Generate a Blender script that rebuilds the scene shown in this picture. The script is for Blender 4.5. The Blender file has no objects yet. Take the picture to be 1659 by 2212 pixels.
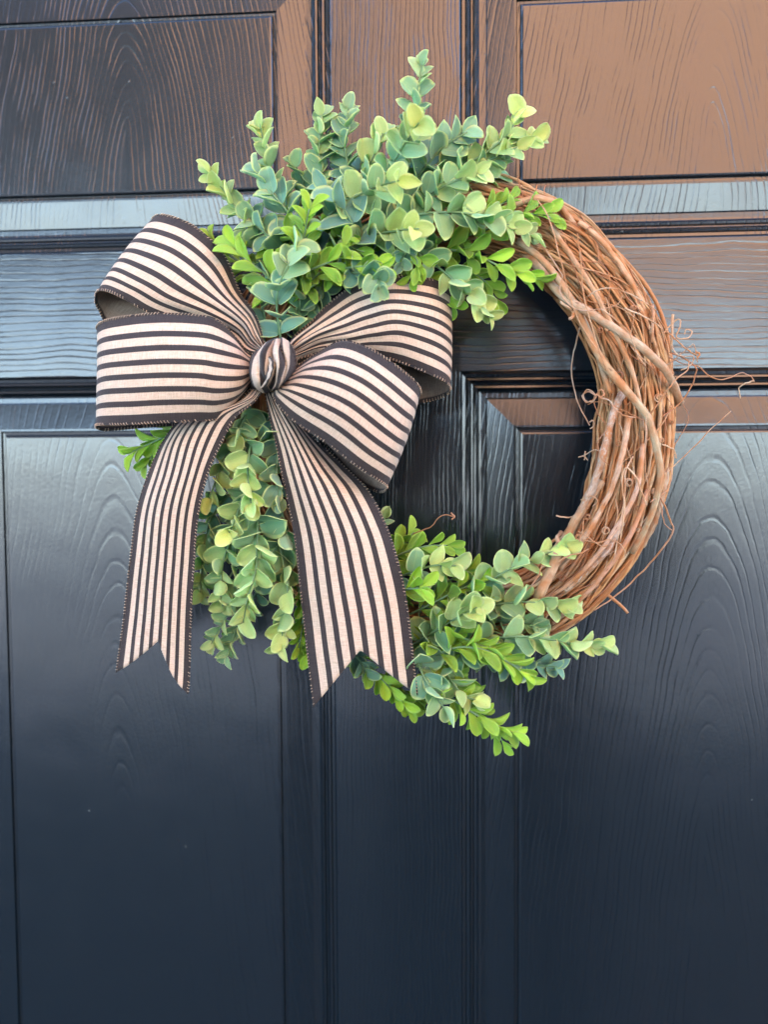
import bpy, math, random
from mathutils import Vector, Matrix, noise
R_ = math.radians
random.seed(7)
scene = bpy.context.scene
COL = scene.collection

# ------------------------------------------------------------------ camera
F, PW, PH = 2000.0, 1659.0, 2212.0          # focal length and frame of the photograph, in its own pixels
X_ = Vector((24000, 23, 2000)).normalized()
Z_ = Vector((-200, 35000, 2000)); Z_ = (Z_ - Z_.dot(X_) * X_).normalized()
Y_ = Z_.cross(X_)
CAM2W = Matrix((X_, Y_, Z_))                 # rows: world axes seen in camera space
O = Vector((0, 0, 1.45))
DIST = 0.667
view = (CAM2W @ Vector((0, 0, -1))).normalized()
CAM = O - view * DIST
cam_d = bpy.data.cameras.new('camera'); cam = bpy.data.objects.new('camera', cam_d)
COL.objects.link(cam); scene.camera = cam
cam.matrix_world = Matrix.Translation(CAM) @ CAM2W.to_4x4()
cam_d.sensor_fit = 'VERTICAL'; cam_d.sensor_height = 36.0
cam_d.lens = 36.0 * F / PH
cam_d.clip_start = 0.02; cam_d.clip_end = 3000
cam_d.dof.use_dof = True
cam_d.dof.focus_distance = 0.59
cam_d.dof.aperture_fstop = cam_d.lens / 9.0

# ------------------------------------------------------------------ world, sun, exposure
SUN_EL, SUN_AZ = 36.0, 14.0                  # behind the house: the door is in its shade
world = bpy.data.worlds.new('World'); scene.world = world; world.use_nodes = True
wn = world.node_tree.nodes; wl = world.node_tree.links
bg = wn['Background']; sky = wn.new('ShaderNodeTexSky'); sky.sky_type = 'NISHITA'
sky.sun_disc = False; sky.sun_elevation = R_(SUN_EL); sky.sun_rotation = R_(SUN_AZ)
sky.air_density = .75; sky.dust_density = .4; sky.ozone_density = 1.6
wl.new(sky.outputs[0], bg.inputs[0]); bg.inputs[1].default_value = 0.15
sd = bpy.data.lights.new('sun', 'SUN'); sd.energy = 4.0; sd.angle = R_(0.5); sd.color = (1, .93, .82)
so = bpy.data.objects.new('sun', sd); COL.objects.link(so)
sv = Vector((math.sin(R_(SUN_AZ)) * math.cos(R_(SUN_EL)), math.cos(R_(SUN_AZ)) * math.cos(R_(SUN_EL)), math.sin(R_(SUN_EL))))
so.rotation_euler = sv.to_track_quat('Z', 'Y').to_euler(); so.location = (0, 4, 8)
scene.view_settings.view_transform = 'Standard'; scene.view_settings.look = 'None'
scene.view_settings.exposure = 3.45; scene.view_settings.gamma = 1
scene.view_settings.use_curve_mapping = False
scene.render.engine = 'CYCLES'
scene.render.resolution_x = 769; scene.render.resolution_y = 1024

# ------------------------------------------------------------------ helpers
def P(px, py, mm=0.0):
    """point of the place seen at photograph pixel (px,py), mm millimetres in front of the door face"""
    d = CAM2W @ Vector((px - PW / 2, PH / 2 - py, -F))
    t = (-mm / 1000.0 - CAM.y) / d.y
    return CAM + d * t

def tag(o, label=None, cat=None, group=None, kind=None):
    if label: o['label'] = label
    if cat: o['category'] = cat
    if group: o['group'] = group
    if kind: o['kind'] = kind
    return o

def link(name, data, parent=None, loc=None):
    o = bpy.data.objects.new(name, data); COL.objects.link(o)
    if parent: o.parent = parent
    if loc is not None: o.location = loc
    return o

def empty(name, loc=(0, 0, 0)):
    return link(name, None, None, loc)

def mesh(name, vs, fs, mats, smooth=True, uvs=None, mi=None):
    me = bpy.data.meshes.new(name)
    me.from_pydata([tuple(v) for v in vs], [], fs)
    for m in (mats if isinstance(mats, (list, tuple)) else [mats]): me.materials.append(m)
    if smooth: me.polygons.foreach_set('use_smooth', [True] * len(me.polygons))
    if mi: me.polygons.foreach_set('material_index', mi)
    if uvs:
        uvl = me.uv_layers.new(name='UVMap')
        for l in me.loops: uvl.data[l.index].uv = uvs[l.vertex_index]
    me.update()
    return me

def cat_rom(p, t):
    n = len(p) - 1
    i = min(int(t), n - 1); f = t - i
    a = p[max(i - 1, 0)]; b = p[i]; c = p[i + 1]; d = p[min(i + 2, n)]
    if i == 0: a = b + (b - c)
    if i + 2 > n: d = c + (c - b)
    return 0.5 * ((2 * b) + (c - a) * f + (2 * a - 5 * b + 4 * c - d) * f * f + (3 * b - a - 3 * c + d) * f ** 3)

def resample(p, n):
    q = [cat_rom(p, (len(p) - 1) * i / (6 * n)) for i in range(6 * n + 1)]
    L = [0]
    for i in range(1, len(q)): L.append(L[-1] + (q[i] - q[i - 1]).length)
    out = []; k = 0
    for i in range(n + 1):
        s = L[-1] * i / n
        while k < len(q) - 2 and L[k + 1] < s: k += 1
        f = (s - L[k]) / max(1e-9, L[k + 1] - L[k])
        out.append(q[k].lerp(q[k + 1], min(1, max(0, f))))
    return out, L[-1]

def tube(pts, rad, seg=6, lump=0.0, seed=0, cap=True):
    """returns verts, faces, uvs of a tube through pts; rad is a number or a function of 0..1"""
    n = len(pts); vs = []; fs = []; uv = []
    up = None; Ls = 0
    for i, p in enumerate(pts):
        t = (pts[min(i + 1, n - 1)] - pts[max(i - 1, 0)])
        if t.length < 1e-9: t = Vector((0, 0, 1))
        t.normalize()
        if up is None:
            up = t.orthogonal().normalized()
        up = (up - up.dot(t) * t)
        if up.length < 1e-6: up = t.orthogonal()
        up.normalize(); sd_ = t.cross(up)
        r = rad(i / (n - 1)) if callable(rad) else rad
        if lump: r *= 1 + lump * noise.noise(Vector((i * .35, seed * 3.7, 0)))
        if i: Ls += (p - pts[i - 1]).length
        for k in range(seg):
            a = 2 * math.pi * k / seg
            rr = r * (1 + (lump * .6 * noise.noise(Vector((i * .5, k * 1.3, seed * 1.7))) if lump else 0))
            vs.append(p + up * (math.cos(a) * rr) + sd_ * (math.sin(a) * rr))
            uv.append((k / seg, Ls * 100))
    for i in range(n - 1):
        for k in range(seg):
            k2 = (k + 1) % seg
            fs.append((i * seg + k, i * seg + k2, (i + 1) * seg + k2, (i + 1) * seg + k))
    if cap:
        fs.append(tuple(range(seg))[::-1]); fs.append(tuple((n - 1) * seg + k for k in range(seg)))
    return vs, fs, uv

def join(parts):
    V = []; Fc = []; U = []
    for v, f, u in parts:
        o = len(V); V += v; U += u; Fc += [tuple(i + o for i in q) for q in f]
    return V, Fc, U

def boxes(name, bs, mat, parent=None):
    vs = []; fs = []
    for (a, b) in bs:
        o = len(vs)
        for x in (a[0], b[0]):
            for y in (a[1], b[1]):
                for z in (a[2], b[2]): vs.append((x, y, z))
        fs += [tuple(o + i for i in q) for q in ((0, 1, 3, 2), (4, 6, 7, 5), (0, 4, 5, 1), (2, 3, 7, 6), (0, 2, 6, 4), (1, 5, 7, 3))]
    return link(name, mesh(name, vs, fs, mat, smooth=False), parent)

class NT:
    def __init__(s, name):
        s.m = bpy.data.materials.new(name); s.m.use_nodes = True
        s.n = s.m.node_tree.nodes; s.l = s.m.node_tree.links
        s.b = s.n['Principled BSDF']
    def new(s, t, **k):
        nd = s.n.new(t)
        for a, v in k.items(): setattr(nd, a, v)
        return nd
    def lk(s, a, b): s.l.new(a, b)
    def put(s, v, sock):
        if isinstance(v, (int, float)): sock.default_value = v
        else: s.lk(v, sock)
    def math(s, op, a, b=None, c=None, clamp=False):
        nd = s.new('ShaderNodeMath', operation=op); nd.use_clamp = clamp
        s.put(a, nd.inputs[0])
        if b is not None: s.put(b, nd.inputs[1])
        if c is not None: s.put(c, nd.inputs[2])
        return nd.outputs[0]
    def ss(s, v, a, b, lo=0, hi=1):
        nd = s.new('ShaderNodeMapRange', interpolation_type='SMOOTHSTEP')
        s.put(v, nd.inputs[0]); nd.inputs[1].default_value = a; nd.inputs[2].default_value = b
        nd.inputs[3].default_value = lo; nd.inputs[4].default_value = hi
        return nd.outputs[0]
    def mix(s, f, a, b):
        nd = s.new('ShaderNodeMix', data_type='RGBA')
        s.put(f, nd.inputs[0])
        for v, k in ((a, 6), (b, 7)):
            if isinstance(v, tuple): nd.inputs[k].default_value = (*v, 1)
            else: s.lk(v, nd.inputs[k])
        return nd.outputs[2]
    def noise(s, vec, scale, detail=3, rough=.5, vscale=None):
        if vscale:
            mp = s.new('ShaderNodeMapping'); mp.inputs['Scale'].default_value = vscale
            s.lk(vec, mp.inputs[0]); vec = mp.outputs[0]
        nd = s.new('ShaderNodeTexNoise'); s.lk(vec, nd.inputs['Vector'])
        nd.inputs['Scale'].default_value = scale; nd.inputs['Detail'].default_value = detail
        nd.inputs['Roughness'].default_value = rough
        return nd.outputs[0]
    def bump(s, h, dist, strength=1.0, prev=None):
        nd = s.new('ShaderNodeBump'); nd.inputs['Distance'].default_value = dist
        nd.inputs['Strength'].default_value = strength
        s.lk(h, nd.inputs['Height'])
        if prev: s.lk(prev, nd.inputs['Normal'])
        return nd.outputs[0]
    def p(s, name, v):
        k = s.b.inputs[name]
        if isinstance(v, tuple): k.default_value = (*v, 1)
        elif isinstance(v, (int, float)): k.default_value = v
        else: s.lk(v, k)

# ------------------------------------------------------------------ materials
def paint_mat(name, cx, cz, horiz=False, slope=.09, spacing=.0042, amp=.00030, seed=0.):
    """satin navy-black paint over embossed wood grain; growth rings cut lengthwise give cathedral arches"""
    m = NT(name)
    g = m.new('ShaderNodeNewGeometry').outputs['Position']
    sp = m.new('ShaderNodeSeparateXYZ'); m.lk(g, sp.inputs[0])
    ac, al = ('Z', 'X') if horiz else ('X', 'Z')          # across / along the grain
    a = m.math('SUBTRACT', sp.outputs[ac], cz if horiz else cx)
    b = m.math('SUBTRACT', sp.outputs[al], cx if horiz else cz)
    cmb = m.new('ShaderNodeCombineXYZ'); m.lk(a, cmb.inputs[0]); m.lk(b, cmb.inputs[1]); cmb.inputs[2].default_value = seed
    wob = m.noise(cmb.outputs[0], 1, 2, .5, (16, 9, 1))
    wob2 = m.noise(cmb.outputs[0], 1, 2, .6, (90, 55, 1))
    a2 = m.math('MULTIPLY_ADD', m.math('SUBTRACT', wob, .5), .014, a)
    d = m.math('MULTIPLY', b, slope)
    r = m.math('SQRT', m.math('ADD', m.math('MULTIPLY', a2, a2), m.math('MULTIPLY', d, d)))
    sgn = m.math('SIGN', b)
    # arches point up everywhere: cone apex drifts with height
    r = m.math('ADD', r, m.math('MULTIPLY', b, slope))
    r = m.math('MULTIPLY_ADD', m.math('SUBTRACT', wob2, .5), .0011, r)
    rc = m.new('ShaderNodeCombineXYZ'); m.lk(r, rc.inputs[0]); rc.inputs[1].default_value = seed
    r = m.math('MULTIPLY_ADD', m.math('SUBTRACT', m.noise(rc.outputs[0], 1, 2, .6, (95, 1, 1)), .5), spacing * 1.9, r)
    ph = m.math('FRACT', m.math('DIVIDE', m.math('ADD', r, 2.0), spacing))
    ln = m.math('ABSOLUTE', m.math('SUBTRACT', ph, .5))
    groove = m.ss(ln, .0, .17)                             # 0 in the groove
    brk = m.ss(m.noise(cmb.outputs[0], 1, 3, .6, (60, 14, 1)), .40, .58)
    h = m.math('SUBTRACT', 1.0, m.math('MULTIPLY', m.math('SUBTRACT', 1.0, groove), m.math('MULTIPLY_ADD', brk, .62, .38)))
    pores = m.ss(m.noise(cmb.outputs[0], 1, 2, .6, (1500, 60, 1)), .35, .6)
    h = m.math('MULTIPLY_ADD', pores, .07, h)
    tick = m.ss(m.noise(cmb.outputs[0], 1, 1, .5, (520, 22, 1)), .36, .46)
    h = m.math('MULTIPLY_ADD', tick, .05, h)
    fine = m.noise(g, 420, 3, .65)
    n1 = m.bump(h, amp * .42, 1.0)
    n1 = m.bump(fine, .00005, 1.0, n1)
    big = m.noise(g, 14, 2, .5)
    n1 = m.bump(big, .0008, .6, n1)
    m.p('Normal', n1)
    spots = m.noise(g, 60, 4, .7)
    vo = m.new('ShaderNodeTexVoronoi'); vo.inputs['Scale'].default_value = 42; vo.inputs['Randomness'].default_value = 1
    m.lk(g, vo.inputs['Vector'])
    gate = m.math('GREATER_THAN', m.noise(g, 19, 2, .6), .52)
    fleck = m.math('MULTIPLY', m.ss(vo.outputs['Distance'], .018, .045, 1, 0), gate)
    n1 = m.bump(fleck, .0001, 1.0, n1); m.p('Normal', n1)
    m.p('Base Color', m.mix(m.math('MULTIPLY', fleck, .02), m.mix(spots, (.0038, .0076, .0108), (.0048, .0090, .0126)), (.2, .2, .2)))
    m.p('Roughness', m.ss(m.noise(g, 35, 4, .65), .3, .75, .19, .215))
    m.p('Specular IOR Level', 1.0); m.p('IOR', 1.46)
    return m.m

def leaf_mat(name, rough, sss, bumpd, edge_col, back, spec=.5):
    m = NT(name)
    oi = m.new('ShaderNodeObjectInfo')
    uv = m.new('ShaderNodeUVMap').outputs[0]
    sp = m.new('ShaderNodeSeparateXYZ'); m.lk(uv, sp.inputs[0])
    u, v = sp.outputs[1], sp.outputs[0]
    av = m.math('ABSOLUTE', m.math('SUBTRACT', v, .5)); av = m.math('MULTIPLY', av, 2)
    ed = m.math('MAXIMUM', av, m.math('MULTIPLY_ADD', u, 1.35, -.36))
    g = m.new('ShaderNodeTexCoord').outputs['Object']
    nz = m.noise(g, 130, 3, .6)
    ed = m.math('MULTIPLY_ADD', m.math('SUBTRACT', nz, .5), .12, ed)
    e = m.ss(ed, .76, .95)
    base = oi.outputs['Color']
    hs = m.new('ShaderNodeHueSaturation'); m.lk(base, hs.inputs['Color'])
    m.lk(m.math('MULTIPLY_ADD', nz, .5, .76), hs.inputs['Value'])
    mid = m.mix(m.math('MULTIPLY', m.ss(m.noise(g, 70, 2, .5), .5, .68), back), hs.outputs[0], (.30, .27, .06))
    vein = m.ss(av, .0, .07, 1, 0)
    mid = m.mix(m.math('MULTIPLY', vein, .18), mid, edge_col)
    c = m.mix(m.math('MULTIPLY', e, .85), mid, edge_col)
    m.p('Base Color', c)
    m.p('Roughness', rough); m.p('Specular IOR Level', spec)
    m.p('Subsurface Weight', sss); m.p('Sheen Weight', .1); m.b.inputs['Subsurface Radius'].default_value = (.4, 1, .2); m.p('Subsurface Scale', .0012)
    n1 = m.bump(m.noise(g, 1500, 2, .6), .00005, 1)
    n1 = m.bump(vein, .0003, -.6, n1) if False else m.bump(m.math('SUBTRACT', 1.0, vein), .00012, .6, n1)
    n1 = m.bump(m.noise(g, 90, 2, .5), bumpd, .7, n1)
    m.p('Normal', n1)
    return m.m

M_EUC = leaf_mat('eucalyptus_leaf', .52, .25, .0005, (.60, .76, .28), .45, .5)
M_BOX = leaf_mat('boxwood_leaf', .26, .25, .0006, (.36, .62, .05), .12, .7)

def stem_mat():
    m = NT('green_stem'); g = m.new('ShaderNodeTexCoord').outputs['Object']
    m.p('Base Color', m.mix(m.noise(g, 80), (.10, .20, .10), (.20, .33, .15))); m.p('Roughness', .5)
    return m.m
M_STEM = stem_mat()

def vine_mat(name, rough_bark=False):
    m = NT(name)
    oi = m.new('ShaderNodeObjectInfo'); uv = m.new('ShaderNodeUVMap').outputs[0]
    g = m.new('ShaderNodeNewGeometry').outputs['Position']
    st = m.noise(uv, 1, 4, .6, (14, 1.6, 1))
    pt = m.noise(g, 75, 3, .6)
    nodes_ = m.noise(uv, 1, 3, .7, (1.5, .55, 1))
    hs = m.new('ShaderNodeHueSaturation'); m.lk(oi.outputs['Color'], hs.inputs['Color'])
    m.lk(m.math('MULTIPLY_ADD', st, 1.7, .15), hs.inputs['Value'])
    c = m.mix(m.ss(pt, .35, .7), hs.outputs[0], (.44, .19, .07))
    c = m.mix(m.ss(nodes_, .62, .74), c, (.13, .055, .025))
    if rough_bark: c = m.mix(m.ss(m.noise(uv, 1, 4, .7, (7, 3, 1)), .5, .62), c, (.50, .42, .33))
    m.p('Base Color', c)
    m.p('Roughness', .62); m.p('Specular IOR Level', .35)
    n1 = m.bump(st, .0005 if not rough_bark else .0014, .8)
    m.p('Normal', m.bump(m.noise(g, 500, 3), .0002, .6, n1))
    return m.m
M_VINE = vine_mat('vine_bark'); M_BARK = vine_mat('peeling_bark', True)

E_, LW = .084, .0745
def ribbon_mat(back=False):
    m = NT('ribbon_back' if back else 'ribbon_front')
    uv = m.new('ShaderNodeUVMap').outputs[0]
    sp = m.new('ShaderNodeSeparateXYZ'); m.lk(uv, sp.inputs[0])
    u, v = sp.outputs[0], sp.outputs[1]          # u in units of ribbon width, v across 0..1
    wob = m.math('MULTIPLY', m.math('SUBTRACT', m.noise(uv, 1, 2, .5, (2, 2, 1)), .5), .006)
    vv = m.math('ADD', v, wob)
    per = (1 - 2 * E_ + (LW * .66)) / 7.0
    lw = per - LW * .66
    x = m.math('DIVIDE', m.math('SUBTRACT', vv, E_), per)
    fr = m.math('FRACT', x)
    hl = lw / per
    light = m.math('MULTIPLY', m.ss(fr, .0, .035), m.ss(fr, hl - .035, hl, 1, 0))
    light = m.math('MULTIPLY', light, m.math('MULTIPLY', m.math('GREATER_THAN', vv, E_), m.math('LESS_THAN', vv, 1 - E_)))
    # linen slub yarns in both directions
    weft = m.noise(uv, 1, 3, .75, (120, 9, 1)); warp = m.noise(uv, 1, 3, .75, (7, 170, 1))
    fine = m.noise(uv, 1, 2, .6, (160, 160, 1))
    slub = m.math('ADD', m.math('MULTIPLY', weft, .45), m.math('ADD', m.math('MULTIPLY', warp, .35), m.math('MULTIPLY', fine, .20)))
    f = m.ss(slub, .38, .62)
    blot = m.ss(m.noise(uv, 1, 2, .5, (5, 5, 1)), .35, .65)
    lightc = m.mix(f, m.mix(blot, (.55, .37, .26), (.50, .37, .255)), (.78, .62, .475))
    darkc = m.mix(f, (.028, .022, .022), (.050, .040, .038))
    if back:
        c = m.mix(f, (.20, .135, .095), (.36, .27, .20))
        edge = m.math('MULTIPLY', m.ss(v, .025, .045), m.ss(v, .955, .975, 1, 0))
        c = m.mix(edge, (.035, .027, .026), c)
    else:
        c = m.mix(light, darkc, lightc)
    m.p('Base Color', c); m.p('Roughness', .78); m.p('Specular IOR Level', .25)
    m.p('Sheen Weight', .12); m.p('Sheen Roughness', .5)
    su = m.math('SINE', m.math('MULTIPLY', u, 620)); sv_ = m.math('SINE', m.math('MULTIPLY', v, 620))
    wv = m.math('MULTIPLY', su, sv_)
    n1 = m.bump(wv, .00010, .7)
    n1 = m.bump(slub, .0003, .7, n1)
    m.p('Normal', n1)
    return m.m
M_RF, M_RB = ribbon_mat(), ribbon_mat(True)
def plain(name, c, rough=.6, c2=None, sc=40, spec=.4):
    m = NT(name)
    if c2:
        g = m.new('ShaderNodeNewGeometry').outputs['Position']
        m.p('Base Color', m.mix(m.noise(g, sc, 4, .6), c, c2))
    else: m.p('Base Color', c)
    m.p('Roughness', rough); m.p('Specular IOR Level', spec)
    return m.m
M_EDGE = plain('ribbon_edge_thread', (.018, .014, .014), .7, (.05, .04, .035), 600)
M_STITCH = plain('tan_stitch_thread', (.34, .23, .15), .6, (.62, .48, .34), 500)

# ------------------------------------------------------------------ setting outside the frame (seen mirrored in the door paint)
ground = link('ground', mesh('ground', [(-400, -400, 0), (400, -400, 0), (400, 400, 0), (-400, 400, 0)], [(0, 1, 2, 3)],
              plain('pale_paving', (.20, .205, .21), .8, (.27, .27, .275), 1.5), smooth=False))
tag(ground, kind='structure')

# ------------------------------------------------------------------ door
def px_x(x, y): return P(x, y).x
def px_z(x, y): return P(x, y).z
FXL, FXR = px_x(598, 1450), px_x(1129, 1200)       # inner edges of the raised fields either side of the middle stile
FXL2, FXR2 = px_x(579, 200), px_x(1132, 200)
FXL, FXR = (FXL + FXL2) / 2, (FXR + FXR2) / 2
LZT = (px_z(300, 943) + px_z(1400, 936)) / 2       # top of lower fields
UZB = (px_z(300, 408) + px_z(1400, 374)) / 2       # bottom of upper fields
UZT = (px_z(300, 43) + px_z(1130, 8)) / 2
LXL = px_x(8, 945)
K = 1 / 3000.0
PROF = [(0, 0), (2, -.5), (6, -2.5), (12, -2.9), (15, -1.7), (19, -1.3), (22, -2.6), (25, -4.8), (28, -5.1), (31, -3.9), (35, -3.6), (38, -4.9), (42, -7.5), (46, -7.8),
        (56, -7.7), (59, -7.2), (115, -5.2), (119, -5.15), (121, -7.2), (127, -7.4), (129, -5.2), (131, -4.6), (134, -4.3)]
W = 134
door = empty('front_door', (0, 0, 0))
tag(door, 'navy black panelled front door with embossed wood grain behind the wreath', 'door')
def panel(x0, x1, z0, z1, seed, arch):
    """x0..z1 field rectangle; rings run outward from it"""
    mats = [paint_mat('grain_panel_%d' % seed, (x0 + x1) / 2 + arch[0], (z0 + z1) / 2 + arch[1], slope=arch[2], spacing=arch[3], seed=seed * 5.3, amp=arch[4]),
            paint_mat('grain_bevel_%d' % seed, (x0 + x1) / 2 + arch[0] * .8, (z0 + z1) / 2 + arch[1] + .1, slope=arch[2], spacing=arch[3] * .9, seed=seed * 2.1, amp=arch[4])]
    def ringmesh(name, prof, fill, mat):
        vs = []; fs = []
        for (o, h) in prof:
            e = (W - o) * K
            y = -h * .001
            for (x, z) in ((x0 - e, z0 - e), (x1 + e, z0 - e), (x1 + e, z1 + e), (x0 - e, z1 + e)): vs.append((x, y, z))
        n = len(prof)
        for i in range(n - 1):
            for k in range(4):
                k2 = (k + 1) % 4
                fs.append((i * 4 + k, i * 4 + k2, (i + 1) * 4 + k2, (i + 1) * 4 + k))
        if fill: fs.append(tuple((n - 1) * 4 + k for k in range(4)))
        return link(name, mesh(name, vs, fs, mat, smooth=False), door)
    ringmesh('moulding', PROF[:15], False, mats[1])
    ringmesh('raised_panel', PROF[14:], True, mats[0])
    return x0 - W * K, x1 + W * K, z0 - W * K, z1 + W * K
PWD = FXL - LXL
UX0, UX1 = FXL - PWD, FXR + PWD
BZ = LZT - .66
rects = [panel(UX0, FXL, BZ, LZT, 1, (-.02, -.02, .10, .0044, .00017)),
         panel(FXR, UX1, BZ, LZT, 2, (.03, .02, .11, .0042, .00017)),
         panel(UX0, FXL, UZB, UZT, 3, (-.005, -.02, .16, .0038, .00030)),
         panel(FXR, UX1, UZB, UZT, 4, (.03, -.03, .17, .0040, .00031))]
dx0, dx1 = rects[0][0] - .105, rects[1][1] + .105
dz0, dz1 = .01, 2.04
ml, mr = rects[0][1], rects[1][0]
rz1, rz0 = rects[2][2], rects[0][3]                # lock rail, top and bottom
def slab(name, x0, x1, z0, z1, mat, d=.0):
    return boxes(name, [((x0, -d, z0), (x1, .044, z1))], mat, door)
slab('mullion', ml, mr, dz0 + .1, rz0, paint_mat('grain_mullion', (ml + mr) / 2 + .3, 1.0, slope=.02, spacing=.0031, seed=11, amp=.00015))
slab('mullion', ml, mr, rz1, dz1 - .1, paint_mat('grain_mullion_top', (ml + mr) / 2 + .3, 1.0, slope=.015, spacing=.0033, seed=15, amp=.00050))
slab('lock_rail', rects[0][0], rects[1][1], rz0, rz1, paint_mat('grain_rail', 0, (rz0 + rz1) / 2 - .25, True, slope=.012, spacing=.0046, seed=12, amp=.00024))
slab('stile', dx0, rects[0][0], dz0, dz1, paint_mat('grain_stile', dx0 + .4, 1, slope=.02, spacing=.0044, seed=13))
slab('stile', rects[1][1], dx1, dz0, dz1, paint_mat('grain_stile_right', dx1 + .4, 1, slope=.02, spacing=.0044, seed=14))
mr_ = paint_mat('grain_rail_outer', 0, .3, True, slope=.015, spacing=.0046, seed=16)
slab('top_rail', rects[0][0], ml, rects[2][3], dz1, mr_); slab('top_rail', mr, rects[1][1], rects[3][3], dz1, mr_); 
slab('bottom_rail', rects[0][0], rects[1][1], dz0, rects[0][2], mr_)
wallm = plain('render_wall', (.55, .54, .52), .85, (.62, .61, .59), 20)
hw = boxes('house_wall', [((-6, -.02, 0), (dx0 - .004, .25, 4.2)), ((dx1 + .004, -.02, 0), (6, .25, 4.2)), ((dx0 - .0039, -.018, dz1 + .004), (dx1 + .0039, .248, 4.198))], wallm)
tag(hw, kind='structure')

pd = boxes('added_dark_deck', [((-4, -4.2, .001), (4, -.021, .06))], plain('dark_deck', (.018, .019, .022), .7, (.03, .03, .032), 8))  # unseen dark deck, added so the lower door mirrors something dark
tag(pd, kind='structure')
# unseen board screens added to give the door paint its brown and dark reflections
def reflection_screen(name, x0, x1, z0, z1, mat, label):
    t = empty(name, ((x0 + x1) / 2, -4.4, z0)); tag(t, label, 'reflection_screen')
    n = int((x1 - x0) / .16); me = None
    for i in range(n):
        w = (x1 - x0) / n
        if me is None:
            o = boxes('board', [((0, -.03, 0), (w - .012, 0, z1 - z0))], mat, t); me = o.data
        else: o = link('board', me, t)
        o.location = (x0 + i * w - t.location.x, .4, 0)
    o = boxes('screen_slab', [((x0 - t.location.x, -1.6, 0.0), (x1 - t.location.x, .36, .2))], mat, t)
reflection_screen('reflection_screen', -.58, 5.0, 2.38, 6.0, plain('warm_timber', (.34, .16, .07), .6, (.58, .29, .14), 3), 'warm brown board screen, unseen, added for the door to mirror')
reflection_screen('reflection_screen', -6.0, -.60, 2.75, 6.0, plain('charcoal_board', (.016, .014, .017), .6, (.026, .021, .023), 6), 'dark charcoal board screen, unseen, added for the door to mirror')

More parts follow.
